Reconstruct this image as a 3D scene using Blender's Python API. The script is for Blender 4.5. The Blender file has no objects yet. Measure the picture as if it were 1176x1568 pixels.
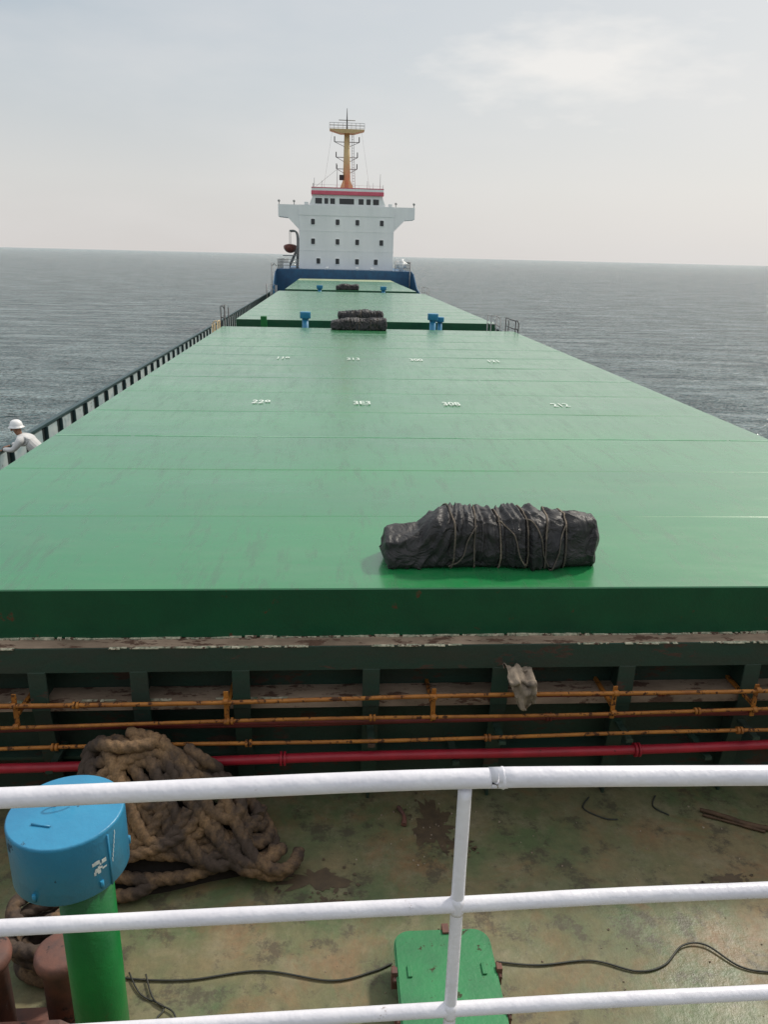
import bpy, bmesh, math, random
from mathutils import Vector, Matrix, noise
random.seed(7)
S=bpy.context.scene
S.view_settings.view_transform='Standard'
try: S.view_settings.look='None'
except Exception: pass
S.view_settings.exposure=0
COL=S.collection
CX=1.47   # ship centre line

# ------------------------------------------------------------ materials
def nmat(name):
    m=bpy.data.materials.new(name); m.use_nodes=True
    nt=m.node_tree; return m,nt,nt.nodes['Principled BSDF']
def rgba(c): return (c[0],c[1],c[2],1)
def noise_n(nt,scale,detail=4,rough=.55,vec=None,stretch=None,dist=0):
    tc=nt.nodes.new('ShaderNodeTexCoord'); n=nt.nodes.new('ShaderNodeTexNoise')
    n.inputs['Scale'].default_value=scale; n.inputs['Detail'].default_value=min(detail,6)
    n.inputs['Roughness'].default_value=rough; n.inputs['Distortion'].default_value=dist
    src=tc.outputs['Object']
    if stretch:
        mp=nt.nodes.new('ShaderNodeMapping'); mp.inputs['Scale'].default_value=stretch
        nt.links.new(src,mp.inputs[0]); src=mp.outputs[0]
    nt.links.new(src,n.inputs['Vector']); return n
def ramp(nt,src,p0,p1,c0=(0,0,0),c1=(1,1,1)):
    r=nt.nodes.new('ShaderNodeValToRGB'); e=r.color_ramp.elements
    e[0].position=p0; e[1].position=p1; e[0].color=rgba(c0); e[1].color=rgba(c1)
    nt.links.new(src,r.inputs[0]); return r
def mix(nt,fac,a,b,mode='MIX'):
    m=nt.nodes.new('ShaderNodeMix'); m.data_type='RGBA'; m.blend_type=mode
    for s,v in ((m.inputs[0],fac),(m.inputs[6],a),(m.inputs[7],b)):
        if isinstance(v,(tuple,list)): s.default_value=rgba(v)
        elif isinstance(v,(int,float)): s.default_value=v
        else: nt.links.new(v,s)
    return m.outputs[2]
def bump(nt,b,src,strength,dist=.01,prev=None):
    n=nt.nodes.new('ShaderNodeBump'); n.inputs['Strength'].default_value=strength
    n.inputs['Distance'].default_value=dist; nt.links.new(src,n.inputs['Height'])
    if prev: nt.links.new(prev.outputs[0],n.inputs['Normal'])
    nt.links.new(n.outputs[0],b.inputs['Normal']); return n
def paint(name,c,c2=None,scale=3,rough=.5,metal=0,rust=0,rustc=(.16,.06,.02),rscale=6,bmp=.3,bscale=25,stretch=None,spec=None,rustrough=.9):
    m,nt,b=nmat(name)
    c2=c2 or tuple(x*.7 for x in c)
    n=noise_n(nt,scale,4,.6,stretch=stretch)
    col=mix(nt,ramp(nt,n.outputs[0],.35,.7).outputs[0],c,c2)
    b.inputs['Roughness'].default_value=rough; b.inputs['Metallic'].default_value=metal
    if spec is not None: b.inputs['Specular IOR Level'].default_value=spec
    if rust>0:
        n2=noise_n(nt,rscale,6,.7,stretch=stretch)
        r=ramp(nt,n2.outputs[0],.70-rust*.4,.74-rust*.4)
        n3=noise_n(nt,rscale*4,4,.6)
        rc=mix(nt,n3.outputs[0],rustc,tuple(x*.35 for x in rustc))
        col=mix(nt,r.outputs[0],col,rc)
        rr=mix(nt,r.outputs[0],(rough,)*3,(rustrough,)*3)
        nt.links.new(rr,b.inputs['Roughness'])
    nt.links.new(col,b.inputs['Base Color'])
    if bmp>0:
        nb=noise_n(nt,bscale,3,.6)
        bump(nt,b,nb.outputs[0],bmp,.01)
    return m

def hatch_mat():
    m,nt,b=nmat('hatch_green_paint')
    n=noise_n(nt,.35,4,.6,stretch=(.6,1.6,1)); 
    col=mix(nt,ramp(nt,n.outputs[0],.35,.7).outputs[0],(.008,.220,.055),(.014,.175,.056))
    n2=noise_n(nt,1.4,6,.72,stretch=(.35,1.5,1))
    col=mix(nt,ramp(nt,n2.outputs[0],.48,.75,(0,0,0),(.5,)*3).outputs[0],col,(.10,.24,.13))
    n5=noise_n(nt,3.0,5,.75,stretch=(2.2,.35,1))
    col=mix(nt,ramp(nt,n5.outputs[0],.52,.72,(0,0,0),(.65,)*3).outputs[0],col,(.03,.11,.05))
    n4=noise_n(nt,9,5,.75)
    col=mix(nt,ramp(nt,n4.outputs[0],.66,.70,(0,0,0),(.6,)*3).outputs[0],col,(.08,.08,.045))
    nt.links.new(col,b.inputs['Base Color'])
    rr=ramp(nt,n2.outputs[0],.35,.7,(.25,)*3,(.45,)*3)
    nt.links.new(rr.outputs[0],b.inputs['Roughness'])
    b.inputs['IOR'].default_value=1.55
    b.inputs['Coat Weight'].default_value=.75; b.inputs['Coat IOR'].default_value=1.6
    cr=ramp(nt,n5.outputs[0],.4,.7,(.16,)*3,(.34,)*3); nt.links.new(cr.outputs[0],b.inputs['Coat Roughness'])
    nb2=noise_n(nt,1.3,3,.5,stretch=(.5,1,1)); bump(nt,b,nb2.outputs[0],.4,.03)
    return m
M_HATCH=hatch_mat()
M_HSIDE=paint('hatch_side_shaded',(.004,.085,.035),(.004,.06,.028),2,.38,rust=.16,rscale=5)  # green darkened to paint in the shade of the backlit sides, plus rust
M_SEAM=paint('hatch_seam_glint',(.24,.44,.30),(.04,.24,.10),1.2,.45)  # lighter green paints the light caught along the panel joint edges
M_CREAM=paint('hatch_end_pale',(.42,.46,.30),(.3,.38,.22),1,.55)  # paler tone for the aftmost panel
M_COAM=paint('coaming_paint',(.020,.055,.038),(.036,.046,.034),3,.6,rust=.30,rustc=(.11,.065,.045),rscale=3.5,stretch=(.6,1,1.6))
M_LEDGE=paint('coaming_ledge',(.40,.29,.21),(.18,.13,.09),5,.75,rust=.38,rustc=(.16,.085,.055),rscale=9,stretch=(.4,1,1))
M_CHIP=paint('chipped_edge',(.66,.60,.45),(.12,.17,.11),22,.8,rust=.40,rustc=(.16,.09,.06),rscale=16)
M_BULW=paint('bulwark_paint',(.035,.075,.085),(.025,.06,.065),4,.5,rust=.15)
M_BDARK=paint('bulwark_dark',(.012,.02,.024),(.02,.035,.035),4,.6)
M_BULWL=paint('bulwark_panel',(.52,.60,.61),(.26,.38,.42),3,.5,rust=.2)
M_BLUE=paint('hull_blue',(.026,.12,.24),(.025,.08,.17),1.5,.45,rust=.08)
M_HULL=paint('hull_paint',(.01,.05,.09),(.02,.06,.05),.6,.5)
M_WHITE=paint('superstructure_white',(.90,.90,.89),(.80,.81,.80),.6,.5,rust=.02,rustc=(.4,.3,.2),rscale=1.2,bmp=.08,stretch=(1,1,.25))
M_RED=paint('red_band',(.74,.14,.20),(.62,.10,.15),2,.5)
M_GLASS=paint('window_glass',(.02,.025,.03),(.03,.035,.04),2,.12,bmp=0)
M_YEL=paint('mast_yellow',(.66,.49,.25),(.56,.40,.19),1.5,.5,rust=.03)
M_GREY=paint('grey_metal',(.36,.36,.35),(.24,.24,.24),3,.5)
M_BLACK=paint('black_metal',(.03,.03,.03),(.05,.05,.05),3,.6)
M_RAIL=paint('rail_white',(.78,.77,.81),(.66,.65,.71),5,.36,rust=.06,rustc=(.34,.22,.15),rscale=14,bmp=.5,bscale=18)
M_PORA=paint('pipe_orange',(.44,.17,.025),(.24,.08,.015),6,.6,rust=.38,rustc=(.10,.035,.012),rscale=14)
M_PRED=paint('pipe_red',(.46,.02,.04),(.30,.015,.03),4,.4,rust=.14,rustc=(.1,.03,.02),rscale=9)
M_PMAR=paint('pipe_maroon',(.18,.025,.025),(.10,.02,.015),6,.6,rust=.2,rscale=12)
M_CAPB=paint('vent_blue',(.035,.27,.46),(.03,.20,.37),2.5,.36,rust=.13,rscale=6,rustc=(.05,.10,.14))
M_POSTG=paint('vent_green',(.008,.17,.035),(.007,.12,.03),3,.35,rust=.08)
M_LID=paint('lid_green',(.03,.24,.085),(.03,.17,.07),3,.5,rust=.22,rscale=9,rustc=(.08,.10,.05))
M_RUST=paint('rusty_iron',(.20,.085,.06),(.09,.055,.05),6,.75,rust=.25,rustc=(.06,.05,.05),rscale=5)
M_WPAINT=paint('marking_white',(.80,.84,.78),(.50,.63,.54),9,.55)
M_STEN=paint('stencil_white',(.72,.76,.74),(.5,.6,.62),12,.55)
M_CABLE=paint('cable_black',(.03,.035,.03),(.05,.05,.04),8,.6)
M_WOOD=paint('wood',(.12,.07,.04),(.06,.035,.02),12,.8)
M_CLOTH=paint('cloth_tan',(.34,.27,.20),(.05,.04,.035),8,.85)
M_FLAKE=paint('flakes',(.40,.34,.26),(.16,.10,.06),30,.85)
M_SHIRT=paint('shirt',(.70,.70,.69),(.55,.55,.56),6,.85)
M_TROU=paint('trousers',(.05,.06,.10),(.04,.05,.08),6,.85)
M_SKIN=paint('skin',(.35,.18,.11),(.28,.14,.09),10,.55)
M_HELM=paint('helmet',(.85,.85,.85),(.78,.78,.78),10,.3,bmp=0)
M_ORANGE=paint('boat_orange',(.22,.06,.04),(.12,.04,.03),3,.5)

def rope_mat(name,dark,light):
    m,nt,b=nmat(name)
    n=noise_n(nt,2.2,4,.65); n2=noise_n(nt,60,3,.6)
    col=mix(nt,ramp(nt,n.outputs[0],.44,.64).outputs[0],dark,light)
    col=mix(nt,ramp(nt,n2.outputs[0],.40,.7,(0,0,0),(.5,)*3).outputs[0],col,tuple(x*.4 for x in dark))
    nt.links.new(col,b.inputs['Base Color']); b.inputs['Roughness'].default_value=.92
    bump(nt,b,n2.outputs[0],.6,.006); return m
M_ROPE=rope_mat('rope_fibre',(.065,.045,.034),(.28,.170,.085))
M_CORE=paint('heap_gap_shade',(.03,.022,.018),(.02,.016,.012),5,.95)  # near-black colour stands for the shade in gaps between strands
M_CORD=rope_mat('cord_fibre',(.10,.085,.07),(.26,.21,.16))

def tarp_mat():
    m,nt,b=nmat('tarpaulin')
    n=noise_n(nt,3,5,.65); col=mix(nt,ramp(nt,n.outputs[0],.35,.75).outputs[0],(.012,.012,.014),(.042,.038,.037))
    nt.links.new(col,b.inputs['Base Color']); b.inputs['Roughness'].default_value=.52
    a=noise_n(nt,5,4,.55,dist=1.5); p=bump(nt,b,a.outputs[0],.8,.06)
    return m
M_TARP=tarp_mat()

def deck_mat():
    m,nt,b=nmat('worn_deck')
    n=noise_n(nt,.9,4,.62); n1=noise_n(nt,2.2,6,.72); n2=noise_n(nt,1.1,6,.74,dist=.5); n3=noise_n(nt,14,4,.7); n4=noise_n(nt,2.8,6,.8)
    col=mix(nt,ramp(nt,n.outputs[0],.40,.60).outputs[0],(.115,.155,.070),(.215,.175,.090))
    col=mix(nt,ramp(nt,n1.outputs[0],.48,.64,(0,0,0),(.7,)*3).outputs[0],col,(.27,.235,.145))
    col=mix(nt,ramp(nt,n2.outputs[0],.50,.64,(0,0,0),(.65,)*3).outputs[0],col,(.24,.120,.055))
    n5=noise_n(nt,.7,4,.6)
    col=mix(nt,ramp(nt,n5.outputs[0],.50,.66,(0,0,0),(.6,)*3).outputs[0],col,(.072,.13,.058))
    col=mix(nt,ramp(nt,n4.outputs[0],.53,.61,(0,0,0),(.75,)*3).outputs[0],col,(.070,.055,.038))
    col=mix(nt,ramp(nt,n3.outputs[0],.35,.75,(0,0,0),(.45,)*3).outputs[0],col,(.07,.07,.042))
    nt.links.new(col,b.inputs['Base Color'])
    rr=ramp(nt,n.outputs[0],.35,.65,(.42,)*3,(.75,)*3); nt.links.new(rr.outputs[0],b.inputs['Roughness'])
    bump(nt,b,n3.outputs[0],.5,.012); return m
M_DECK=deck_mat()

def sea_mat():
    m,nt,b=nmat('sea_water')
    a=noise_n(nt,.30,5,.72,stretch=(.40,1.3,1),dist=.5)
    c=noise_n(nt,1.3,4,.70,stretch=(.55,1.3,1))
    col=mix(nt,ramp(nt,a.outputs[0],.40,.64).outputs[0],(.045,.120,.135),(.25,.36,.37)); nt.links.new(col,b.inputs['Base Color'])  # wave shading painted in: troughs darker, crests paler
    b.inputs['Roughness'].default_value=.10; b.inputs['IOR'].default_value=1.33
    p=bump(nt,b,a.outputs[0],1,3.4)
    p=bump(nt,b,c.outputs[0],1,1.1,p)
    return m
M_SEA=sea_mat()

# ------------------------------------------------------------ geometry helpers
def new_obj(name,bm,mats,smooth=False):
    me=bpy.data.meshes.new(name); bm.to_mesh(me); bm.free()
    for m in (mats if isinstance(mats,(list,tuple)) else [mats]): me.materials.append(m)
    if smooth:
        for p in me.polygons: p.use_smooth=True
    o=bpy.data.objects.new(name,me); COL.objects.link(o); return o
def group(name,parts):
    e=bpy.data.objects.new(name,None); COL.objects.link(e); e.empty_display_size=.2
    for p in parts: p.parent=e
    return e
def box(bm,x0,x1,y0,y1,z0,z1,mi=0,bev=0):
    r=bmesh.ops.create_cube(bm,size=1)
    vs=r['verts']
    for v in vs:
        v.co=Vector((x0+(v.co.x+.5)*(x1-x0),y0+(v.co.y+.5)*(y1-y0),z0+(v.co.z+.5)*(z1-z0)))
    fs=set(f for v in vs for f in v.link_faces)
    for f in fs: f.material_index=mi
    if bev>0:
        es=set(e for v in vs for e in v.link_edges)
        r2=bmesh.ops.bevel(bm,geom=list(es),offset=bev,segments=2,affect='EDGES',profile=.5)
        for f in r2['faces']: f.material_index=mi
def tube(bm,pts,r,seg=12,mi=0,cap=True,radii=None,lobes=0,pitch=.12,lobe_amp=.16,ph0=0,wob=0):
    pts=[Vector(p) for p in pts]; n=len(pts)
    rings=[]; prev=None; dist=0
    up=Vector((0,0,1))
    for i,p in enumerate(pts):
        t=(pts[min(i+1,n-1)]-pts[max(i-1,0)])
        if t.length<1e-9: t=Vector((1,0,0))
        t.normalize()
        if prev is None:
            a=up if abs(t.dot(up))<.9 else Vector((1,0,0))
            u=t.cross(a).normalized()
        else:
            u=(prev-t*prev.dot(t)); 
            u=u.normalized() if u.length>1e-6 else t.orthogonal().normalized()
        prev=u; w=t.cross(u)
        if i>0: dist+=(p-pts[i-1]).length
        rr=radii[i] if radii else r
        if wob: rr*=1+wob*noise.noise(p*9)
        ring=[]
        for k in range(seg):
            th=2*math.pi*k/seg
            q=rr
            if lobes:
                q=rr*(1-lobe_amp+2*lobe_amp*abs(math.sin(lobes/2*(th-2*math.pi*dist/pitch-ph0)))**.7)
            ring.append(bm.verts.new(p+u*q*math.cos(th)+w*q*math.sin(th)))
        rings.append(ring)
    for i in range(n-1):
        for k in range(seg):
            f=bm.faces.new((rings[i][k],rings[i][(k+1)%seg],rings[i+1][(k+1)%seg],rings[i+1][k])); f.material_index=mi; f.smooth=True
    if cap:
        f=bm.faces.new(rings[0][::-1]); f.material_index=mi
        f=bm.faces.new(rings[-1]); f.material_index=mi
def catmull(P,step=.03):
    P=[Vector(p) for p in P]; out=[]
    for i in range(len(P)-1):
        p0=P[max(i-1,0)];p1=P[i];p2=P[i+1];p3=P[min(i+2,len(P)-1)]
        k=max(2,int((p2-p1).length/step))
        for j in range(k):
            t=j/k
            out.append(.5*((2*p1)+(-p0+p2)*t+(2*p0-5*p1+4*p2-p3)*t*t+(-p0+3*p1-3*p2+p3)*t**3))
    out.append(P[-1]); return out
def cyl(bm,c,r,z0,z1,seg=24,mi=0,r2=None):
    tube(bm,[(c[0],c[1],z0),(c[0],c[1],z1)],r,seg,mi,radii=[r,r2 if r2 else r])
def prism(bm,poly,axis,a,b,mi=0):
    def mk(p,t): return Vector((p[0],t,p[1])) if axis=='y' else (Vector((t,p[0],p[1])) if axis=='x' else Vector((p[0],p[1],t)))
    A=[bm.verts.new(mk(p,a)) for p in poly]; B=[bm.verts.new(mk(p,b)) for p in poly]
    n=len(poly); fs=[bm.faces.new(A),bm.faces.new(B[::-1])]
    for i in range(n): fs.append(bm.faces.new((A[i],B[i],B[(i+1)%n],A[(i+1)%n])))
    for f in fs: f.material_index=mi
    bmesh.ops.recalc_face_normals(bm,faces=fs)

# ------------------------------------------------------------ sea
SEA_Z=-3.6
bm=bmesh.new()
R=40000
vs=[bm.verts.new((R*math.cos(a),R*math.sin(a),SEA_Z)) for a in [2*math.pi*i/96 for i in range(96)]]
bm.faces.new(vs); new_obj('sea',bm,M_SEA)

# ------------------------------------------------------------ hull + main deck
XL,XR=-6.6,9.54
bm=bmesh.new()
poly=[(XL,4),(XL,120),(XL+1.5,126),(XR-1.5,126),(XR,120),(XR,4),(XR-1.5,-6),(CX,-16),(XL+1.5,-6)]
prism(bm,poly,'z',-5.5,-.02,0)
hull=new_obj('hull_body',bm,M_HULL)
bm=bmesh.new()
f=bm.faces.new([bm.verts.new((x,y,0)) for x,y in [(XL+.05,1.3),(XR-.05,1.3),(XR-.05,97),(XL+.05,97)]])
deck=new_obj('main_deck',bm,M_DECK)
bm=bmesh.new()
for sx,inn in ((XL,1),(XR,-1)):
    y=2.0
    while y<86:
        box(bm,sx-.02,sx+.02,y+.0,y+.62,0,.97,1)
        box(bm,sx-.02,sx+.02,y+.62,y+1.0,0,.97,0)
        box(bm,min(sx,sx+inn*.09),max(sx,sx+inn*.09),y+.80,y+.83,0,.96,2)
        y+=1.0
    box(bm,sx-.06,sx+.06,2,86,.97,1.04,2,.01)
    prism(bm,[(86,0),(97,0),(97,3.2),(94,2.9),(90,1.5),(86,1.05)],'x',sx-.04,sx+.04,3)
bulw=new_obj('bulwark',bm,[M_BDARK,M_BULWL,M_BULW,M_BLUE])
bm=bmesh.new()
prism(bm,[(XL,1.3),(XR,1.3),(XR-1.6,-6),(CX,-15),(XL+1.6,-6)],'z',0,2.85,0)
fore=new_obj('forecastle_deck',bm,M_DECK)
group('cargo_ship_hull',[hull,deck,bulw,fore])

# ------------------------------------------------------------ hatch covers
def hatch(x0,x1,edges,cream_from=None,first=False):
    parts=[]
    for i in range(len(edges)-1):
        a,b=edges[i]+.004,edges[i+1]-.004
        bm=bmesh.new()
        nx,ny=40,14
        top=[[None]*(nx+1) for _ in range(ny+1)]
        for j in range(ny+1):
            for k in range(nx+1):
                x=x0+(x1-x0)*k/nx; y=a+(b-a)*j/ny
                e=min(1,min(k,nx-k)/2)*min(1,min(j,ny-j)/2)
                z=2.15+e*.010*noise.noise(Vector((x*.35,y*.9,i*3)))
                top[j][k]=bm.verts.new((x,y,z))
        for j in range(ny):
            for k in range(nx):
                f=bm.faces.new((top[j][k],top[j][k+1],top[j+1][k+1],top[j+1][k])); f.smooth=True
        c=.012 if i==0 else .004
        P0=[(x0,a),(x1,a),(x1,b),(x0,b)]; P1=[(x0-c,a-c*.5),(x1+c,a-c*.5),(x1+c,b+c*.5),(x0-c,b+c*.5)]
        for q in range(4):
            A=P0[q];B=P0[(q+1)%4];C=P1[q];D=P1[(q+1)%4]
            v=[bm.verts.new((A[0],A[1],2.15)),bm.verts.new((B[0],B[1],2.15)),bm.verts.new((D[0],D[1],2.15-c)),bm.verts.new((C[0],C[1],2.15-c))]
            f=bm.faces.new(v); f.material_index=0
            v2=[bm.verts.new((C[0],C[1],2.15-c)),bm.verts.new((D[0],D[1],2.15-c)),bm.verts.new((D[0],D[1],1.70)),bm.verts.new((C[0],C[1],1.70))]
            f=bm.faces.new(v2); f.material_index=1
        bmesh.ops.recalc_face_normals(bm,faces=bm.faces)
        for f in bm.faces:
            if abs(f.normal.z)>.9 and f.normal.z<0: f.normal_flip()
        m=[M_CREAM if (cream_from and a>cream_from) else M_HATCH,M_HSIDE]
        parts.append(new_obj('panel_%d'%(i+1),bm,m))
        bm=bmesh.new()
        if i>0:
            x=x0+.02
            while x<x1-.1:
                w_=random.uniform(.6,2.2); 
                box(bm,x,min(x+w_,x1-.02),a-.010,a+.030+random.uniform(-.006,.006),2.146,2.153,0)
                x+=w_+random.choice([.004,.01,.06])
        L=b-a
        for q in (1,2):
            # low weld bead, painted over with the same paint: a very flat ridge
            yy=a+L*q/3
            A=[bm.verts.new((x0+.03,yy-.03,2.1475)),bm.verts.new((x1-.03,yy-.03,2.1475)),bm.verts.new((x1-.03,yy,2.1545)),bm.verts.new((x0+.03,yy,2.1545)),bm.verts.new((x1-.03,yy+.03,2.1475)),bm.verts.new((x0+.03,yy+.03,2.1475))]
            for f in (bm.faces.new((A[0],A[1],A[2],A[3])),bm.faces.new((A[3],A[2],A[4],A[5]))): f.material_index=1
        parts.append(new_obj('seam_%d'%(i+1),bm,[M_SEAM,M_HATCH]))
    a,b=edges[0],edges[-1]
    bm=bmesh.new()
    box(bm,x0+.15,x1-.15,a+.12,b-.12,0,1.66,0)
    box(bm,x0-.12,x1+.12,a-.17,a+.115,1.655,1.69,1)
    box(bm,x0-.12,x1+.12,a-.185,a-.165,1.47,1.692,0)
    box(bm,x0-.12,x1+.12,b-.115,b+.12,1.655,1.69,1)
    for s,(p,q) in enumerate(((x0-.12,x0+.145),(x1-.145,x1+.12))):
        box(bm,p,q,a+.12,b-.12,1.655,1.69,1)
    box(bm,x0,x1,a-.10,a+.115,1.12,1.15,1)
    box(bm,x0,x1,a-.12,a-.10,1.06,1.152,1)
    box(bm,x0,x1,a-.02,a+.115,.50,.53,0)
    parts.append(new_obj('coaming',bm,[M_COAM,M_LEDGE,M_CHIP]))
    bm=bmesh.new()
    xs=[-3.4,-2.47,-1.63,-.774,.344,1.48,2.61,3.76,4.9,6.0] if first else [x0+.8+1.1*i for i in range(10)]
    for x in xs:
        prism(bm,[(a+.115,1.46),(a-.16,1.46),(a-.16,1.30),(a-.06,.9),(a-.02,.0),(a+.115,0)],'x',x-.012,x+.012,0)
        box(bm,x-.075,x+.075,a-.189,a-.165,1.10,1.475,0,.006)
        prism(bm,[(a-.165,1.10),(a-.185,1.10),(a-.05,.25),(a-.03,.25)],'x',x-.07,x+.07,0)
    y=a+1
    while y<b-1:
        for xs_,d in ((x0+.15,-1),(x1-.15,1)):
            box(bm,min(xs_,xs_+d*.25),max(xs_,xs_+d*.25),y,y+.02,0,1.65,0)
        y+=1.2
    parts.append(new_obj('brackets',bm,M_COAM))
    bm=bmesh.new()
    for zc,yc,top in ((1.692,a-.002,.02),(1.692,a-.175,.004),(1.152,a-.11,.005)):
        x=x0
        while x<x1:
            w=random.uniform(.02,.12)
            nz=noise.noise(Vector((x*2.5,zc,yc*5)))
            if nz>-.18 or yc>a-.01:
                t=.004+top*max(0,nz+.45)
                box(bm,x,x+w,yc-.008-random.random()*.02,yc+.012,zc,zc+t,0)
            x+=w+random.choice([0,0,.005,.03])
    parts.append(new_obj('chipped_edge',bm,M_CHIP))
    return parts
HX0,HX1=-4.22,7.15
group('hatch_cover',hatch(HX0,HX1,[6.04,11.78,17.87,24.1,30.7],first=True))
group('hatch_cover',hatch(HX0+.1,HX1,[34.3,41,48,55,62]))
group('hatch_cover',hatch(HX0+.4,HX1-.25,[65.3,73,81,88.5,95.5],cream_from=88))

def text_mark(body,x,y,s=.42,sy=1.35,z=2.168):
    cu=bpy.data.curves.new('t',type='FONT'); cu.body=body; cu.size=1; cu.align_x='CENTER'; cu.align_y='CENTER'; cu.offset=.010
    o=bpy.data.objects.new('t',cu); COL.objects.link(o)
    bpy.context.view_layer.update()
    me=bpy.data.meshes.new_from_object(o.evaluated_get(bpy.context.evaluated_depsgraph_get()))
    bpy.data.objects.remove(o)
    for v in me.vertices: v.co=Vector((x+v.co.x*s,y+v.co.y*s*sy,z))
    me.materials.append(M_WPAINT)
    p=bpy.data.objects.new('number',me); COL.objects.link(p); return p
marks=[]
for (b,x) in zip(['229','3E3','308','212'],[-1.35,.58,2.31,4.47]): marks.append(text_mark(b,x,14.7,.235,2.0))
for (b,x) in zip(['119','313','300','121'],[-1.34,.58,2.31,4.47]): marks.append(text_mark(b,x,21.3,.25,2.6))
group('hatch_number_marking',marks)

# ------------------------------------------------------------ tarpaulin bundles
def bundle(x0,x1,y0,y1,zb,h,seed,ropes=6,h_left=.62):
    L=x1-x0; W=y1-y0
    bm=bmesh.new(); NX,NT=200,100; rings=[]
    rs=random.Random(seed); ties=[.25+.68*(i+.5)/ropes+rs.uniform(-.03,.03) for i in range(ropes)]
    nv=Vector((seed*7.1,0,0))
    def prof(s):
        if s<.15: k=h_left+.06*s/.15
        else: k=h_left+.06+(1-h_left-.06)*min(1,(s-.15)/.13)**.7
        return k*(1+.05*noise.noise(Vector((s*5,seed,0)))-.05*max(0,s-.93)/.07)
    def P(s,th,extra=0):
        x=x0+L*s; hh=h*prof(s)
        c,sn=math.cos(th),math.sin(th)
        cx=math.copysign(abs(c)**.50,c); cz=math.copysign(abs(sn)**.60,sn)
        taper=1-.10*(abs(s-.5)*2)**6
        yy=(y0+y1)/2+cx*W/2*taper*(1-.30*(cz+1)/2)
        zz=zb+hh/2+cz*hh/2
        v=Vector((x,yy,zz))
        d=.08*noise.noise(v*1.7+nv)
        wx=noise.noise(v*1.3+nv*2); wz=noise.noise(v*1.3+nv*3)
        q=Vector((v.x*3.2+v.z*3.0*math.sin(v.x*2.3+seed)+wx*3.2, v.z*2.2+wz*2.6, v.y*1.6))
        r=1-2.2*abs(noise.noise(q+nv)); d+=.034*max(-.3,r)
        q2=Vector((v.x*4+v.z*8+wx*4,v.z*4-v.x*3.5,v.y*4))
        r2=1-3*abs(noise.noise(q2+nv)); d+=.018*max(0,r2)
        q3=Vector((v.x*9-v.z*7+wx*5,v.z*9,v.y*9))
        d+=.007*max(0,1-3*abs(noise.noise(q3+nv)))
        for t in ties: d-=.022*math.exp(-abs((s-t)/.014)**1.5)
        out=Vector((0,cx,cz)).normalized()
        if sn<-.6: d*=.2
        dx=.02*noise.noise(v*3+nv*5)
        return v+out*(d+extra)+Vector((dx,0,0))
    for i in range(NX+1):
        s=i/NX; rings.append([bm.verts.new(P(s,2*math.pi*k/NT)) for k in range(NT)])
    for i in range(NX):
        for k in range(NT):
            bm.faces.new((rings[i][k],rings[i][(k+1)%NT],rings[i+1][(k+1)%NT],rings[i+1][k]))
    for ring,sg,s in ((rings[0],-1,0),(rings[-1],1,1)):
        c=Vector((0,0,0))
        for v in ring: c+=v.co
        c/=NT
        prev=ring
        for q in (.92,.75,.4,.12):
            nr=[bm.verts.new(c+(v.co-c)*q+Vector((sg*(.06*(1-q)**.5+.03*noise.noise(v.co*5+Vector((q*3,0,0)))),0,0))) for v in ring]
            for k in range(NT): bm.faces.new((prev[k],prev[(k+1)%NT],nr[(k+1)%NT],nr[k]))
            prev=nr
        bm.faces.new(prev)
    bmesh.ops.recalc_face_normals(bm,faces=bm.faces)
    o=new_obj('tarpaulin',bm,M_TARP,True)
    bm=bmesh.new()
    for t in ties:
        lean=rs.uniform(-.02,.02)
        pts=[P(t+lean*math.cos(2*math.pi*k/60),2*math.pi*k/60,.012) for k in range(61)]
        tube(bm,pts,.0085,6,cap=False)
        p=P(t,4.35,.02)
        tube(bm,[p,p+Vector((.012,-.02,-.04)),p+Vector((-.01,-.035,-.10))],.010,6)
        r=bmesh.ops.create_icosphere(bm,subdivisions=1,radius=.02,matrix=Matrix.Translation(p))
    for i in range(len(ties)-1):
        if i%2==1 and seed!=3: continue
        a,b=ties[i],ties[i+1]
        th0,th1=(2.2,3.6) if i in (2,3) else (3.9,2.6)
        if i==1: continue
        pts=[P(a+(b-a)*q/20, th0+(th1-th0)*q/20,.012) for q in range(21)]
        tube(bm,pts,.007,6,cap=False)
    k=new_obj('lashing_cord',bm,M_CORD,True)
    return group('tarpaulin_bundle',[o,k])
bundle(.52,2.42,6.42,6.98,2.13,.50,3,6)
bundle(-.0,2.05,29.9,30.55,2.13,.42,11,4,.8)
bundle(.3,2.2,34.5,35.2,2.13,.42,5,4,.8)
bundle(.35,2.15,65.6,66.3,2.13,.45,8,4,.8)

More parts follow.
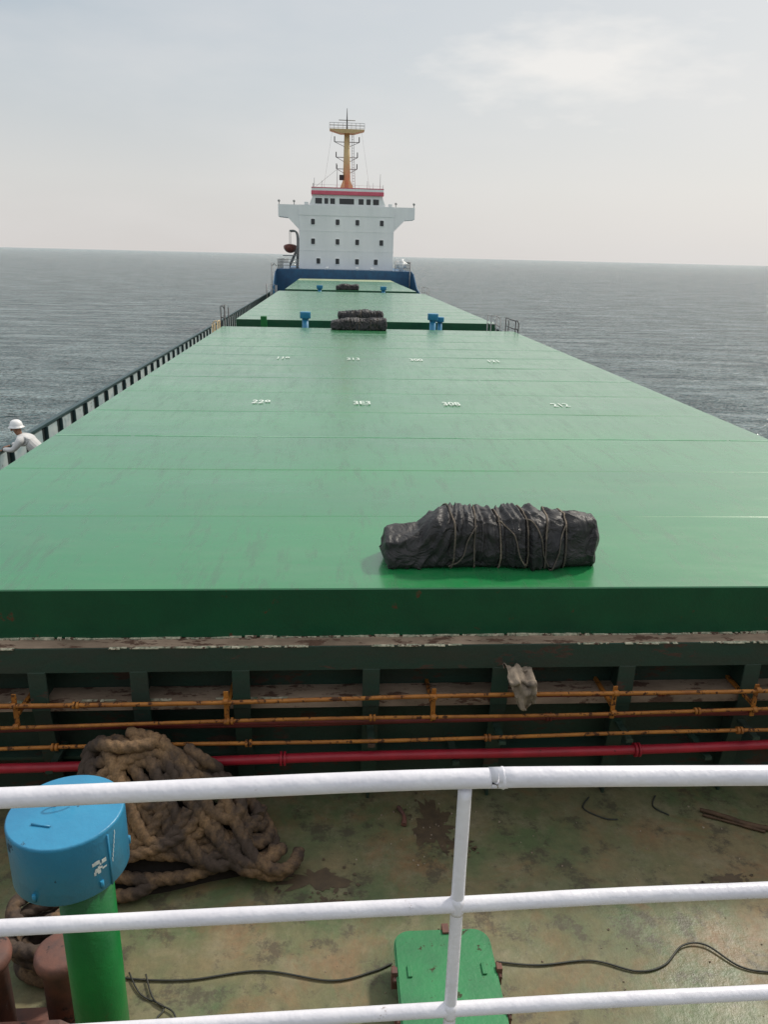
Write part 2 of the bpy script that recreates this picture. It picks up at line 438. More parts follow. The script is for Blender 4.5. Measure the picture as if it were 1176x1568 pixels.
# ------------------------------------------------------------ pipes
def sag_pts(x0,x1,y,z,sl=.008,amp=.012,ph=0):
    return [(x, y, z+sl*(x-.3)+amp*math.sin(x*1.3+ph)) for x in [x0+(x1-x0)*i/60 for i in range(61)]]
def pipe(name,y,z,r,mat,ph=0,sl=.008,flanges=(),fr=1.7):
    bm=bmesh.new(); tube(bm,sag_pts(-5,7.8,y,z,sl,.010,ph),r,12)
    for x in flanges:
        zz=z+sl*(x-.3)+.01*math.sin(x*1.3+ph)
        for d in (-.016,.016): tube(bm,[(x+d-.010,y,zz),(x+d+.010,y,zz)],r*fr,16)
    return new_obj(name,bm,mat)
P=[pipe('pipe_a',5.65,1.31,.018,M_PORA,0,flanges=(-2.1,1.7,5)),
   pipe('pipe_b',5.74,1.25,.015,M_PMAR,1,flanges=(2.9,)),
   pipe('pipe_c',5.65,1.115,.015,M_PORA,2,flanges=(-.85,.35,3.2),fr=2),
   pipe('pipe_d',5.72,1.05,.026,M_PMAR,3,flanges=(1.9,),fr=1.4),
   pipe('pipe_e',5.62,.92,.016,M_PORA,4,flanges=(-2.3,-.7,1.35,3.6),fr=2),
   pipe('pipe_f',5.80,.98,.016,M_PMAR,5)]
bm=bmesh.new()
for x in (-2.6,-.88,.87,2.45,3.72,5.2):
    box(bm,x-.020,x+.020,5.672,5.684,1.06,1.38,0,.003)
    for z in (1.31,1.115):
        zz=z+.008*(x-.3)
        tube(bm,[(x-.022,5.65,zz),(x+.022,5.65,zz)],.026,12,0)
    box(bm,x-.015,x+.015,5.69,6.16,1.16,1.19,0)
P.append(new_obj('clamps',bm,M_PORA))
bm=bmesh.new()
for x in (-3.3,-1.63,.344,1.48,2.61,3.76,5.5):
    box(bm,x-.03,x+.03,5.60,6.02,.86,.89,0)
P.append(new_obj('supports',bm,M_COAM))
group('deck_pipes',P)
rp=pipe('pipe',5.72,.68,.042,M_PRED,1.5,.012,flanges=(-.42,2.74,5.5),fr=1.5)
bm=bmesh.new()
for x in (-2.4,1.1,3.4):
    box(bm,x-.03,x+.03,5.68,6.10,.60,.635,0); 
sp=new_obj('supports',bm,M_COAM)
group('fire_main_pipe',[rp,sp])

# ------------------------------------------------------------ mooring rope heap
def heap(x,y):
    h=0
    for cx,cy,sx,sy,a in ((-1.85,5.50,.42,.36,.86),(-1.25,5.48,.48,.30,.68),(-.75,5.35,.32,.26,.26),(-1.5,5.15,.45,.24,.26)):
        h+=a*math.exp(-((x-cx)/sx)**2-((y-cy)/sy)**2)
    return min(h,.92)
bm=bmesh.new(); NX=60
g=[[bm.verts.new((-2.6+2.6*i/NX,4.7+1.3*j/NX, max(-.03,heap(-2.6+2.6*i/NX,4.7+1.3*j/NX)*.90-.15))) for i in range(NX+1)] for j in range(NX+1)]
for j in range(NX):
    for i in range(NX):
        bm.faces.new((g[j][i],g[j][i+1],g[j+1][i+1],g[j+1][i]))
core=new_obj('heap_core',bm,M_CORE,True)  # added mound, coloured dark so the rope gaps read as shaded
rr=random.Random(5)
bm=bmesh.new()
def relax(P3,it=5):
    P3=[Vector(p) for p in P3]
    for _ in range(it):
        P3=[P3[0]]+[(P3[i-1]+P3[i]*2+P3[i+1])/4 for i in range(1,len(P3)-1)]+[P3[-1]]
    return P3
def strand(P2,off,R=.047):
    plan=catmull([(x,y,0) for x,y in P2],.06); n=len(plan); pts=[]
    for i,p in enumerate(plan):
        o=off(i*len(P2)/n) if callable(off) else off
        pts.append((p.x,min(p.y,5.66),max(R*.9,heap(p.x,p.y)+o)))
    c=catmull(relax(pts,6),.013)
    tube(bm,c,R,18,lobes=3,pitch=.24,lobe_amp=.15,wob=.02)
loops=[(-1.75,5.35,.44,.28,.2),(-1.2,5.35,.55,.26,-.3),(-.95,5.3,.38,.24,.4),(-1.55,5.2,.55,.22,.1),(-1.95,5.45,.32,.2,1.0),(-1.4,5.5,.60,.16,0.05),
       (-1.7,5.5,.38,.17,.6),(-1.1,5.48,.40,.18,-.5),(-1.95,5.3,.36,.24,-.3),(-1.6,5.4,.62,.20,-.1),(-1.3,5.25,.50,.20,.25)]
for s,(cx,cy,a,b,rot) in enumerate(loops):
    turns=rr.uniform(.8,1.3); n=int(14*turns); ph=rr.uniform(0,6.28); P2=[]
    for i in range(n):
        t=ph+2*math.pi*turns*i/n; k=1+.12*math.sin(1.3*t+s)+.10*i/n
        x=a*k*math.cos(t); y=b*k*math.sin(t)
        P2.append((cx+x*math.cos(rot)-y*math.sin(rot), min(5.64,cy+x*math.sin(rot)+y*math.cos(rot))))
    lay=.00+.045*(s%4)
    strand(P2,(lambda L,s: (lambda i: L+.02*math.sin(i*.9+s)))(lay,s))
for s in range(9):
    x=-2.15+s*.14; xe=x+.30+rr.uniform(-.05,.40)
    P2=[(x-.05,5.62),(x+.05,5.48),(x+.12+rr.uniform(-.06,.06),5.32),((x+xe)/2+.1,5.17),(xe,5.03),(xe+.16,4.98),(xe+.34,5.05+rr.uniform(-.05,.08)),(xe+.38,5.2)]
    strand(P2,.06+.035*(s%3))
for s in range(4):
    d=s*.085
    strand([(-1.95,5.02+d),(-1.6,4.93+d),(-1.2,4.96+d*.9),(-.85,5.08+d*.7),(-.62,5.12+d*.6),(-.46-d*.3,5.22+d*.4),(-.46-d*.5,5.36+d*.3),(-.62,5.50+d*.2),(-1.0,5.55)],.0+.05*(s%2))
strand([(-2.5,5.3),(-2.2,5.1),(-2.0,4.95),(-1.75,4.86),(-1.5,4.85),(-1.35,4.95)],.0)
strand([(-1.2,5.55),(-1.05,5.42),(-.9,5.48),(-.95,5.6),(-1.2,5.64)],.18)
strand([(-2.05,5.62),(-1.85,5.40),(-1.6,5.34),(-1.38,5.43),(-1.42,5.58),(-1.7,5.64)],.16)
ropes=new_obj('strands',bm,M_ROPE)
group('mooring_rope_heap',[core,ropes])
bm=bmesh.new()
for s in range(6):
    cx=-2.0+rr.uniform(-.08,.12); cy=4.35+rr.uniform(-.08,.08); a=rr.uniform(.20,.34)
    P2=[(cx+a*math.cos(.5*i+s),cy+a*.7*math.sin(.5*i+s)) for i in range(15)]
    c=catmull([(x,y,.05+.085*s+.02*math.sin(i)) for i,(x,y) in enumerate(P2)],.014)
    tube(bm,c,.045,16,lobes=3,pitch=.24,lobe_amp=.14)
group('mooring_rope_coil',[new_obj('strands',bm,M_ROPE)])

# ------------------------------------------------------------ blue topped ventilators
def lathe(bm,c,prof,seg=40,mi=0):
    rings=[]
    for r,z in prof:
        rings.append([bm.verts.new((c[0]+r*math.cos(2*math.pi*k/seg),c[1]+r*math.sin(2*math.pi*k/seg),z)) for k in range(seg)])
    for i in range(len(rings)-1):
        for k in range(seg):
            f=bm.faces.new((rings[i][k],rings[i][(k+1)%seg],rings[i+1][(k+1)%seg],rings[i+1][k])); f.material_index=mi; f.smooth=True
    f=bm.faces.new(rings[-1]); f.material_index=mi
    f=bm.faces.new(rings[0][::-1]); f.material_index=mi
def vent(cx,cy,top,R,hc,rp,lean=0,big=False):
    parts=[]
    bm=bmesh.new()
    cc=(cx-lean,cy)
    lathe(bm,cc,[(R*.55,top-hc+.05),(R*.96,top-hc),(R,top-hc+.012),(R,top-.016),(R,top-.014),(R*.990,top-.004),(R*.97,top),(R*.965,top),(R*.5,top+.004),(.01,top+.006)],56)
    parts.append(new_obj('cap',bm,M_CAPB))
    bm=bmesh.new(); cyl(bm,(cx,cy),rp,0,top-hc+.08,32); lathe(bm,(cx,cy),[(rp*1.3,.0),(rp*1.3,.02),(rp*1.01,.025)])
    lathe(bm,(cx,cy),[(rp*1.01,top-hc-.05),(rp*1.12,top-hc-.045),(rp*1.12,top-hc-.02),(rp*1.01,top-hc-.01)])
    parts.append(new_obj('post',bm,M_POSTG if big else M_CAPB))
    if big:
        bm=bmesh.new()
        tube(bm,[(cc[0]-.02+.045*math.cos(a),cc[1]+.02,top+.035+.045*math.sin(a)) for a in [i*math.pi/10-.3 for i in range(17)]],.005,8,mi=0)
        parts.append(new_obj('handle',bm,M_PRED))
        bm=bmesh.new()
        for a in (-.75,-1.9,.4):
            x=cc[0]+(R+.002)*math.cos(a); y=cc[1]+(R+.002)*math.sin(a)
            tube(bm,[(x,y,top-hc+.03),(x,y,top-hc+.07)],.009,8)
        a=-.55
        tube(bm,[(cc[0]+(R+.002)*math.cos(a),cc[1]+(R+.002)*math.sin(a),z) for z in (top-hc+.01,top-.03)],.005,6)
        tube(bm,[(cc[0]-.12,cc[1]-.10,top+.008),(cc[0]-.03,cc[1]-.12,top+.008)],.005,6)
        parts.append(new_obj('clips',bm,M_CAPB))
        bm=bmesh.new()
        def patch(a0,a1,z0,z1):
            v=[bm.verts.new((cc[0]+(R+.003)*math.cos(a),cc[1]+(R+.003)*math.sin(a),z)) for a,z in ((a0,z0),(a1,z0),(a1,z1),(a0,z1))]
            bm.faces.new(v)
        for k in range(14):
            a0=-.80+random.uniform(-.09,.09); z0=top-hc*.55+random.uniform(-.035,.035)
            patch(a0,a0+random.uniform(.03,.09),z0,z0+random.uniform(.008,.024))
        for k in range(7): patch(-.50+k*.018,-.485+k*.018,top-hc*.6+k*.022,top-hc*.6+k*.022+.024)
        parts.append(new_obj('stencil_mark',bm,M_STEN))
    return group('mushroom_ventilator',parts)
vent(-1.19,3.06,2.36,.262,.32,.130,lean=.05,big=True)
vent(-1.1,32.6,2.62,.22,.26,.13)
vent(4.15,32.4,2.66,.22,.26,.13); vent(4.5,32.8,2.5,.17,.2,.1)
vent(-1.0,64,2.55,.25,.28,.15); vent(4.1,64,2.55,.25,.28,.15)

# ------------------------------------------------------------ small green deck hatch
def rrect(x0,x1,y0,y1,r,n=8):
    out=[]
    for cx,cy,a in ((x1-r,y1-r,0),(x0+r,y1-r,90),(x0+r,y0+r,180),(x1-r,y0+r,270)):
        for i in range(n+1):
            t=math.radians(a+90*i/n); out.append((cx+r*math.cos(t),cy+r*math.sin(t)))
    return out
bm=bmesh.new(); prism(bm,rrect(.49,1.09,3.50,4.24,.09),'z',0,.20)
a=new_obj('coaming',bm,M_POSTG)
bm=bmesh.new(); prism(bm,rrect(.445,1.135,3.45,4.29,.12),'z',.20,.245)
bmesh.ops.bevel(bm,geom=[e for e in bm.edges if all(abs(v.co.z-.245)<1e-5 for v in e.verts)],offset=.012,segments=2,affect='EDGES')
b=new_obj('lid',bm,M_LID)
bm=bmesh.new()
for x in (.43,1.15):
    for y in (3.62,3.92):
        box(bm,x-.02,x+.02,y,y+.05,.12,.27,0,.005); tube(bm,[(x,y-.03,.22),(x,y+.09,.22)],.014,8)
box(bm,.80,.85,4.24,4.32,.18,.262,0,.004)
c=new_obj('dog_clips',bm,M_RUST)
bm=bmesh.new()
tube(bm,catmull([(.70,3.66,.245),(.72,3.66,.29),(.88,3.66,.29),(.90,3.66,.245)],.01),.010,8)
box(bm,.52,.55,3.9,3.99,.245,.258,0,.003); box(bm,1.03,1.06,3.9,3.99,.245,.258,0,.003)
d=new_obj('handle',bm,M_LID)
group('deck_access_hatch',[a,b,c,d])

# ------------------------------------------------------------ bollard bottom-left
bm=bmesh.new()
box(bm,-2.35,-1.36,3.45,3.95,0,.06,0,.01)
for x in (-2.12,-1.66):
    lathe(bm,(x,3.75),[(.12,.05),(.12,.66),(.15,.68),(.158,.72),(.152,.755),(.13,.77),(.02,.775)],28)
prism(bm,[(-2.30,.06),(-1.36,.06),(-1.45,.34),(-1.62,.46),(-2.1,.46)],'y',3.50,3.53)
tube(bm,[(-1.70,3.42,.42),(-1.52,3.40,.38)],.06,14)
prism(bm,[(-1.75,.06),(-1.36,.06),(-1.40,.16),(-1.60,.42),(-1.75,.42)],'y',3.36,3.39)
group('mooring_bollard',[new_obj('casting',bm,M_RUST)])

# ------------------------------------------------------------ cables, stick, debris, rag
def cable(pts,r=.007,name='deck_cable',mat=M_CABLE):
    bm=bmesh.new(); tube(bm,catmull(pts,.03),r,8); return new_obj(name,bm,mat)
cable([(-1.6,4.25,.012),(-1.42,4.18,.012),(-1.0,4.15,.012),(-.5,4.20,.012),(0,4.10,.012),(.30,4.16,.012),(.44,4.22,.012)])
cable([(1.2,4.2,.012),(1.5,4.16,.012),(1.9,4.18,.012),(2.2,4.08,.012),(2.42,4.12,.012),(2.62,4.27,.02),(2.80,4.27,.02),(2.98,4.08,.012),(3.25,4.02,.012),(3.9,3.95,.012)])
cable([(-1.42,4.22,.02),(-1.3,4.05,.012),(-1.12,3.95,.012),(-1.15,3.85,.012),(-.9,3.80,.012)],.006)
cable([(-1.3,4.20,.02),(-1.2,4.0,.02),(-1.05,3.9,.02),(-1.0,3.75,.012)],.006)
cable([(2.45,5.95,.01),(2.35,5.80,.01),(2.5,5.66,.01),(2.62,5.64,.01)],.007)
cable([(3.1,5.95,.01),(3.02,5.80,.01),(3.12,5.68,.01)],.007)
bm=bmesh.new()
tube(bm,catmull([(3.43,5.72,.03),(3.6,5.62,.035),(3.8,5.50,.03),(4.1,5.40,.03)],.03),.022,9,wob=.5)
tube(bm,catmull([(3.43,5.66,.02),(3.65,5.55,.02),(3.9,5.42,.02)],.03),.012,8,wob=.5)
new_obj('wooden_stick',bm,M_WOOD)
bm=bmesh.new(); rd=random.Random(3)
for k in range(170):
    x=rd.uniform(-.4,4.2); y=rd.uniform(3.7,5.9); s=rd.choice([.003,.004,.005,.008])
    if rd.random()<.25: x=.95+rd.gauss(0,.25); y=5.6+rd.gauss(0,.2); s=rd.uniform(.004,.011)
    r=bmesh.ops.create_icosphere(bm,subdivisions=1,radius=s,matrix=Matrix.Translation((x,y,s*.4)))
    for v in r['verts']: v.co+=Vector([rd.uniform(-.5,.5)*s for _ in range(3)])
new_obj('rust_flakes',bm,M_FLAKE)
bm=bmesh.new()
tube(bm,catmull([(.62,5.85,.03),(.66,5.72,.04),(.65,5.62,.03)],.02),.022,8,wob=.4)
new_obj('rusty_hook',bm,M_RUST)
M_STAIN=paint('oil_stain',(.075,.055,.036),(.12,.085,.05),9,.55,bmp=.1)
bm=bmesh.new(); rs2=random.Random(12)
for cx,cy,rx,ry_,zz in ((.93,5.62,.17,.26,.004),(1.12,5.38,.10,.06,.005),(-.15,5.05,.22,.10,.004),(-.02,4.78,.08,.08,.006),(3.3,4.9,.12,.05,.004)):
    sd_=rs2.uniform(0,50); ring=[]
    for k in range(64):
        a_=2*math.pi*k/64; q=1+.9*noise.noise(Vector((math.cos(a_)*1.8+sd_,math.sin(a_)*1.8,0)))+.6*noise.noise(Vector((math.cos(a_)*6+sd_,math.sin(a_)*6,3)))
        ring.append(bm.verts.new((cx+rx*q*math.cos(a_),cy+ry_*q*math.sin(a_),zz)))
    bm.faces.new(ring)
    for _ in range(18):
        a_=rs2.uniform(0,6.28); q=rs2.uniform(1.1,2.2); r_=rs2.uniform(.004,.018); x=cx+rx*q*math.cos(a_); y=cy+ry_*q*math.sin(a_)
        bm.faces.new([bm.verts.new((x+r_*rs2.uniform(.6,1.4)*math.cos(j*.785),y+r_*rs2.uniform(.6,1.4)*math.sin(j*.785),zz+.004)) for j in range(8)])
new_obj('deck_stain',bm,M_STAIN)
bm=bmesh.new(); NU,NV=20,34; G=[]
for j in range(NV+1):
    row=[]
    for i in range(NU+1):
        u=i/NU; v=j/NV
        w=.115 if v<.5 else .115-.08*(v-.5)
        x=1.60+(u-.5)*2*w+(.10*(v-.45) if v>.45 else 0)
        if v<.45: y=5.80-(v/.45)*.16; z=1.52+.035*math.sin(v*8)-.02*u
        else:
            t=(v-.45)/.55; y=5.64-.03*math.sin(t*2.4)-.02; z=1.50-t*.22-(.05*math.sin(u*3.1+.4) if t>.7 else 0)
        nn=noise.noise(Vector((u*4,v*5,2))); n2_=1-2*abs(noise.noise(Vector((u*3+v*2,v*4,9))))
        y-=.06*nn+.045*n2_; z+=.04*noise.noise(Vector((u*5,v*4,7)))
        row.append(bm.verts.new((x+.015*nn,y,z)))
    G.append(row)
for j in range(NV):
    for i in range(NU): bm.faces.new((G[j][i],G[j][i+1],G[j+1][i+1],G[j+1][i]))
rag=new_obj('rag',bm,M_CLOTH,True)
md=rag.modifiers.new('s','SOLIDIFY'); md.thickness=.008

# ------------------------------------------------------------ foreground railing
bm=bmesh.new()
ry=1.25
def rail(pts,r,wob=.025):
    tube(bm,catmull(pts,.015),r,24,wob=wob)
rail([(-2.5,ry,3.825),(-1.4,ry,3.845),(-.62,ry,3.863),(.0,ry,3.880),(.262,ry,3.884),(.345,ry,3.883)],.0195)
rail([(.325,ry-.002,3.885),(.36,ry,3.885),(.878,ry,3.876),(1.6,ry,3.86),(3,ry,3.86)],.0200)
tube(bm,[(.330,ry,3.884),(.336,ry,3.884),(.342,ry,3.884)],.022,18,radii=[.0198,.0222,.0200])
rail([(-2.5,ry,3.50),(-.62,ry,3.551),(.263,ry,3.571),(.878,ry,3.583),(3,ry,3.59)],.0160)
rail([(-2.5,ry,3.20),(-.62,ry,3.255),(.263,ry,3.278),(.878,ry,3.288),(3,ry,3.30)],.0155)
rail([(-2.5,ry,2.98),(.263,ry,2.98),(3,ry,2.98)],.0155)
for x in (-2.0,.263,2.4):
    tube(bm,[(x,ry,2.85+i*.0202) for i in range(51)],.0138,16,wob=.03)
    for z in (3.571,3.278): tube(bm,[(x,ry,z-.022),(x,ry,z-.010),(x,ry,z+.010),(x,ry,z+.022)],.019,16,radii=[.0138,.0172,.0172,.0138])
group('forecastle_railing',[new_obj('rails',bm,M_RAIL,True)])

# ------------------------------------------------------------ mid-ship gate rails + poles
def gate(x,y,w,h0,h1,mat,ln=1.2):
    bm=bmesh.new()
    for yy in (y,y+ln):
        tube(bm,[(x,yy,0),(x,yy,h1)],.022,8); tube(bm,[(x+w,yy,0),(x+w,yy,h1-.1)],.022,8)
    for z in (h1,h0):
        tube(bm,catmull([(x,y,z),(x+w*.5,y,z+.02),(x+w,y,z-.1)],.1),.018,8)
        tube(bm,[(x,y,z),(x,y+ln,z)],.018,8)
    return group('access_railing',[new_obj('bars',bm,mat)])
gate(7.30,31.0,.12,2.2,2.52,M_BLACK,1.8); gate(6.75,33.2,.4,2.2,2.55,M_GREY,.8)
gate(-4.55,32.8,.15,2.3,2.75,M_BLACK,1.2); gate(-4.45,31.0,-.2,1.8,2.3,M_YEL,.6)
gate(7.2,62.6,.4,2.2,2.6,M_GREY,1.2); gate(-4.8,62.6,.4,2.2,2.6,M_GREY,1.2)
bm=bmesh.new(); box(bm,-3.2,6.2,31.4,31.6,1.6,1.85,0,.02); box(bm,-3.0,-2.75,33.4,33.7,0,2.35,0,.02)
group('deck_crossover_locker',[new_obj('body',bm,M_POSTG)])

# ------------------------------------------------------------ superstructure
parts=[]
HXa,HXb=-4.02,7.48; HY=99.5
bm=bmesh.new()
prism(bm,[(XL,96.9),(XR,96.9),(XR,120),(XR-1.5,126),(XL+1.5,126),(XL,120)],'z',-.01,3.15,0)
parts.append(new_obj('poop_block',bm,M_BLUE))
bm=bmesh.new()
box(bm,HXa,HXb,HY,HY+13,3.15,10.4,0,.05)
for z in (5.35,7.6): box(bm,HXa-.03,HXb+.03,HY-.03,HY+13.03,z-.02,z+.02,0)
W0,W1=-6.5,10.0
prism(bm,[(W0,10.5),(W0,9.15),(HXa-1.35,9.05),(HXa-.002,7.7),(HXa-.002,10.5)],'y',HY+.2,HY+3.2)
prism(bm,[(W1,10.5),(W1,9.15),(HXb+1.35,9.05),(HXb+.002,7.7),(HXb+.002,10.5)],'y',HY+.2,HY+3.2)
box(bm,HXa-.0,HXb+.0,HY-.05,HY+.1,9.35,10.5,0)
wa,wb=-2.35,6.0
prism(bm,[(wa-.45,10.5),(wa-.1,11.3),(wa,11.75),(wb,11.75),(wb+.1,11.3),(wb+.45,10.5)],'y',HY+.12,HY+7)
parts.append(new_obj('house',bm,M_WHITE))
bm=bmesh.new(); box(bm,wa-.18,wb+.18,HY-.15,HY+7.3,11.68,12.12,0,.05); box(bm,wa-.16,wb+.16,HY-.13,HY+7.28,12.40,12.50,0)
parts.append(new_obj('red_band',bm,M_RED))
bm=bmesh.new(); box(bm,wa-.14,wb+.14,HY-.11,HY+7.25,12.122,12.398,0)
rows=[(8.62,[-2.34,.63,3.03,5.99]),(6.38,[-2.34,.63,3.03,5.99]),(4.12,[-1.7,.63,3.03,5.35])]
for z,xs in rows:
    for x in xs:
        box(bm,x-.30,x+.30,HY-.055,HY+.02,z-.39,z+.39,0,.015)
parts.append(new_obj('window_frames',bm,M_WHITE))
bm=bmesh.new()
for z,xs in rows:
    for x in xs: prism(bm,rrect(x-.23,x+.23,z-.32,z+.32,.08,4),'y',HY-.062,HY-.03)
for xa,xb in ((-2.05,-1.25),(-.95,-.5),(-.25,.3),(.85,2.60),(3.15,3.75),(4.1,4.6),(4.9,5.6)):
    box(bm,xa,xb,HY+.09,HY+.14,10.68,11.30,0)
for y in (103,106,109):
    for z in (4.1,6.4,8.6):
        box(bm,HXa-.06,HXa+.02,y,y+.45,z-.3,z+.3,0); box(bm,HXb-.02,HXb+.06,y,y+.45,z-.3,z+.3,0)
parts.append(new_obj('windows',bm,M_GLASS))
def rails(path,z0,hs,r=.03,mi=0,step=1.3):
    for z in hs: tube(bm,[(x,y,z0+z) for x,y in path],r,6,mi)
    for (xa,ya),(xb,yb) in zip(path[:-1],path[1:]):
        L=math.hypot(xb-xa,yb-ya); n=max(1,int(L/step))
        for i in range(n+1):
            x=xa+(xb-xa)*i/n; y=ya+(yb-ya)*i/n
            tube(bm,[(x,y,z0),(x,y,z0+hs[-1])],r,6,mi)
bm=bmesh.new()
rails([(HXa-.1,97.1),(XL+.1,97.1),(XL+.1,120)],3.15,(.4,.75,1.1))
rails([(HXb+.1,97.1),(XR-.1,97.1),(XR-.1,120)],3.15,(.4,.75,1.1))
parts.append(new_obj('poop_railing',bm,M_GREY))
bm=bmesh.new()
rails([(wa,HY+2),(wb,HY+2)],12.4,(.55,),.012)
for x,h,r in ((-2.2,13.6,.03),(-1.3,13.3,.03),(.55,15.1,.035),(4.2,13.4,.03),(5.75,14.2,.03),(6.1,13.0,.03),(4.9,13.2,.02),(-2.35,13.0,.05)):
    tube(bm,[(x,HY+1,12.2),(x+.03,HY+1,h)],r,6)
tube(bm,[(-2.3,HY+1,12.4),(.55,HY+1,14.6)],.015,5)
for x in (W0+.1,W0+1.9,W1-.1,W1-2.3):
    tube(bm,[(x,HY+.5,10.4),(x,HY+.5,10.9)],.05,8)
    r=bmesh.ops.create_icosphere(bm,subdivisions=2,radius=.16,matrix=Matrix.Translation((x,HY+.5,10.9)))
parts.append(new_obj('antennas',bm,M_GREY))
bm=bmesh.new()
for xx,zz in ((HXa+.9,10.5),(HXb-.5,10.5),):
    box(bm,xx-.25,xx+.25,HY+.12,HY+.5,zz+.002,zz+.35,0,.05)
for x in (-.6,3.0,4.8): cyl(bm,(x,97.6),.2,3.15,3.5,12)
cyl(bm,(8.4,98.2),.28,3.15,4.6,14); tube(bm,[(7.9,99,3.9),(9.1,99,3.9)],.33,16); tube(bm,[(7.9,101,4.0),(9.1,101,4.0)],.33,16)
box(bm,-5.9,-5.2,98,99,3.15,3.8,0,.05)
parts.append(new_obj('deck_fittings',bm,M_WHITE))
group('ship_superstructure',parts)

# mast
bm=bmesh.new(); mx,my=1.75,HY+3.5
tube(bm,[(mx,my,12.2),(mx,my,18.8)],.5,16,radii=[.50,.32],mi=0)
prism(bm,[(mx-1.0,12.25),(mx+1.0,12.25),(mx+.45,13.6),(mx-.45,13.6)],'y',my-.4,my+.4,0)
prism(bm,[(mx-2.1,19.25),(mx+2.1,19.25),(mx+2.1,19.15),(mx+.8,18.8),(mx-.8,18.8),(mx-2.1,19.15)],'y',my-.8,my+.8,3)
rr_=[(mx-2.1,my-.8),(mx+2.1,my-.8),(mx+2.1,my+.8),(mx-2.1,my+.8),(mx-2.1,my-.8)]
for z in (19.6,19.9): tube(bm,[(x,y,z) for x,y in rr_],.025,6,1)
for i in range(9): 
    x=mx-2.1+4.2*i/8; tube(bm,[(x,my-.8,19.25),(x,my-.8,19.9)],.022,6,1)
tube(bm,[(mx,my,19.2),(mx,my,20.6),(mx,my,21.6)],.06,8,2,radii=[.1,.06,.03])
tube(bm,[(mx-1.0,my,20.3),(mx+1.0,my,20.3)],.05,6,1)
for z,w_ in ((17.9,1.5),(16.2,1.3),(14.9,1.25)):
    tube(bm,[(mx-w_,my,z),(mx+w_,my,z)],.05,6,1)
    for s in (-1,1):
        tube(bm,[(mx+s*w_,my,z),(mx+s*w_,my,z+.6)],.07,6,2)
        tube(bm,[(mx+s*w_,my,z),(mx+s*.3,my,z-.5)],.035,6,1)
for s in (.75,1.05): tube(bm,[(mx+s,my-.1,12.3),(mx+s*.75,my-.1,18.9)],.03,6,1)
for i in range(20):
    z=12.6+i*.31; tube(bm,[(mx+.75-.18*i/20,my-.1,z),(mx+1.05-.26*i/20,my-.1,z)],.02,5,1)
for s in (-1,1): tube(bm,[(mx+s*1.8,my,19),(mx+s*2.9,my,12.3)],.010,5,1)
box(bm,mx-.9,mx-.4,my-.5,my-.1,13.6,14.2,2,.05)
mast=new_obj('tower',bm,[M_YEL,M_GREY,M_BLACK,M_YEL])
group('radar_mast',[mast])

# rescue boat + davit
bm=bmesh.new(); secs=[]
for i in range(13):
    s=i/12; w_=.85*math.sin(math.pi*(.08+.84*s))**.5; y=102+4.6*s
    secs.append([bm.verts.new((-5.35+w_*math.cos(a),y,5.75+(.85 if math.sin(a)<0 else .35)*math.sin(a)*(.5+.5*w_))) for a in [2*math.pi*k/20 for k in range(20)]])
for i in range(12):
    for k in range(20): bm.faces.new((secs[i][k],secs[i][(k+1)%20],secs[i+1][(k+1)%20],secs[i+1][k]))
bm.faces.new(secs[0][::-1]); bm.faces.new(secs[-1])
bo=new_obj('boat_hull',bm,M_ORANGE,True)
bm=bmesh.new()
for y in (102.8,105.8):
    tube(bm,catmull([(-4.5,y,3.15),(-4.4,y,5.0),(-4.4,y,7.0),(-4.7,y,7.6),(-5.35,y,7.6)],.2),.11,8)
    tube(bm,[(-5.35,y,7.6),(-5.35,y,6.0)],.03,6)
    tube(bm,[(-5.6,y,3.15),(-4.4,y,5.6)],.10,8)
box(bm,-6.2,-4.4,102.3,106.2,4.6,4.72,0)
da=new_obj('davit',bm,M_GREY)
group('rescue_boat',[bo,da])
bm=bmesh.new()
tube(bm,[(-6.4,86,0),(-6.4,86,3.9)],.06,8); tube(bm,[(-6.4,86,3.6),(-6.1,86,3.9),(-5.9,86,3.6)],.05,8)
tube(bm,[(-6.5,80,0),(-6.5,80,2.0)],.06,8)
group('deck_light_pole',[new_obj('pole',bm,M_GREY)])
bm=bmesh.new()
tube(bm,[(9.2,95,0),(9.2,95,4.2)],.06,8); tube(bm,[(9.2,95,4.2),(8.8,95,4.2)],.1,8)
group('deck_light_pole',[new_obj('pole',bm,M_GREY)])

# ------------------------------------------------------------ sailor leaning on the bulwark
def skin(name,joints,edges,mat,sub=2):
    me=bpy.data.meshes.new(name); me.from_pydata([j[0] for j in joints],edges,[]); o=bpy.data.objects.new(name,me); COL.objects.link(o)
    o.modifiers.new('skin','SKIN')
    for i,j in enumerate(joints):
        sv=me.skin_vertices[0].data[i]; r=j[1]
        sv.radius=(r,r) if not isinstance(r,tuple) else r
        sv.use_root=(i==0)
    s=o.modifiers.new('sub','SUBSURF'); s.levels=sub; s.render_levels=sub
    me.materials.append(mat); return o
ox,oy=-5.80,15.2
def W(x,y,z): return (ox+x,oy+y,z)
sp=[]
J=[(W(.08,0,.93),(.16,.15)),(W(.0,0,1.08),(.17,.14)),(W(-.14,0,1.22),(.20,.15)),(W(-.26,0,1.31),(.13,.11)),(W(-.30,0,1.37),.055),
   (W(-.24,-.21,1.29),.080),(W(-.36,-.27,1.12),.058),(W(-.58,-.20,1.12),.042),
   (W(-.24,.21,1.29),.080),(W(-.36,.27,1.12),.058),(W(-.58,.20,1.12),.042)]
E=[(0,1),(1,2),(2,3),(3,4),(3,5),(5,6),(6,7),(3,8),(8,9),(9,10)]
sp.append(skin('shirt',J,E,M_SHIRT))
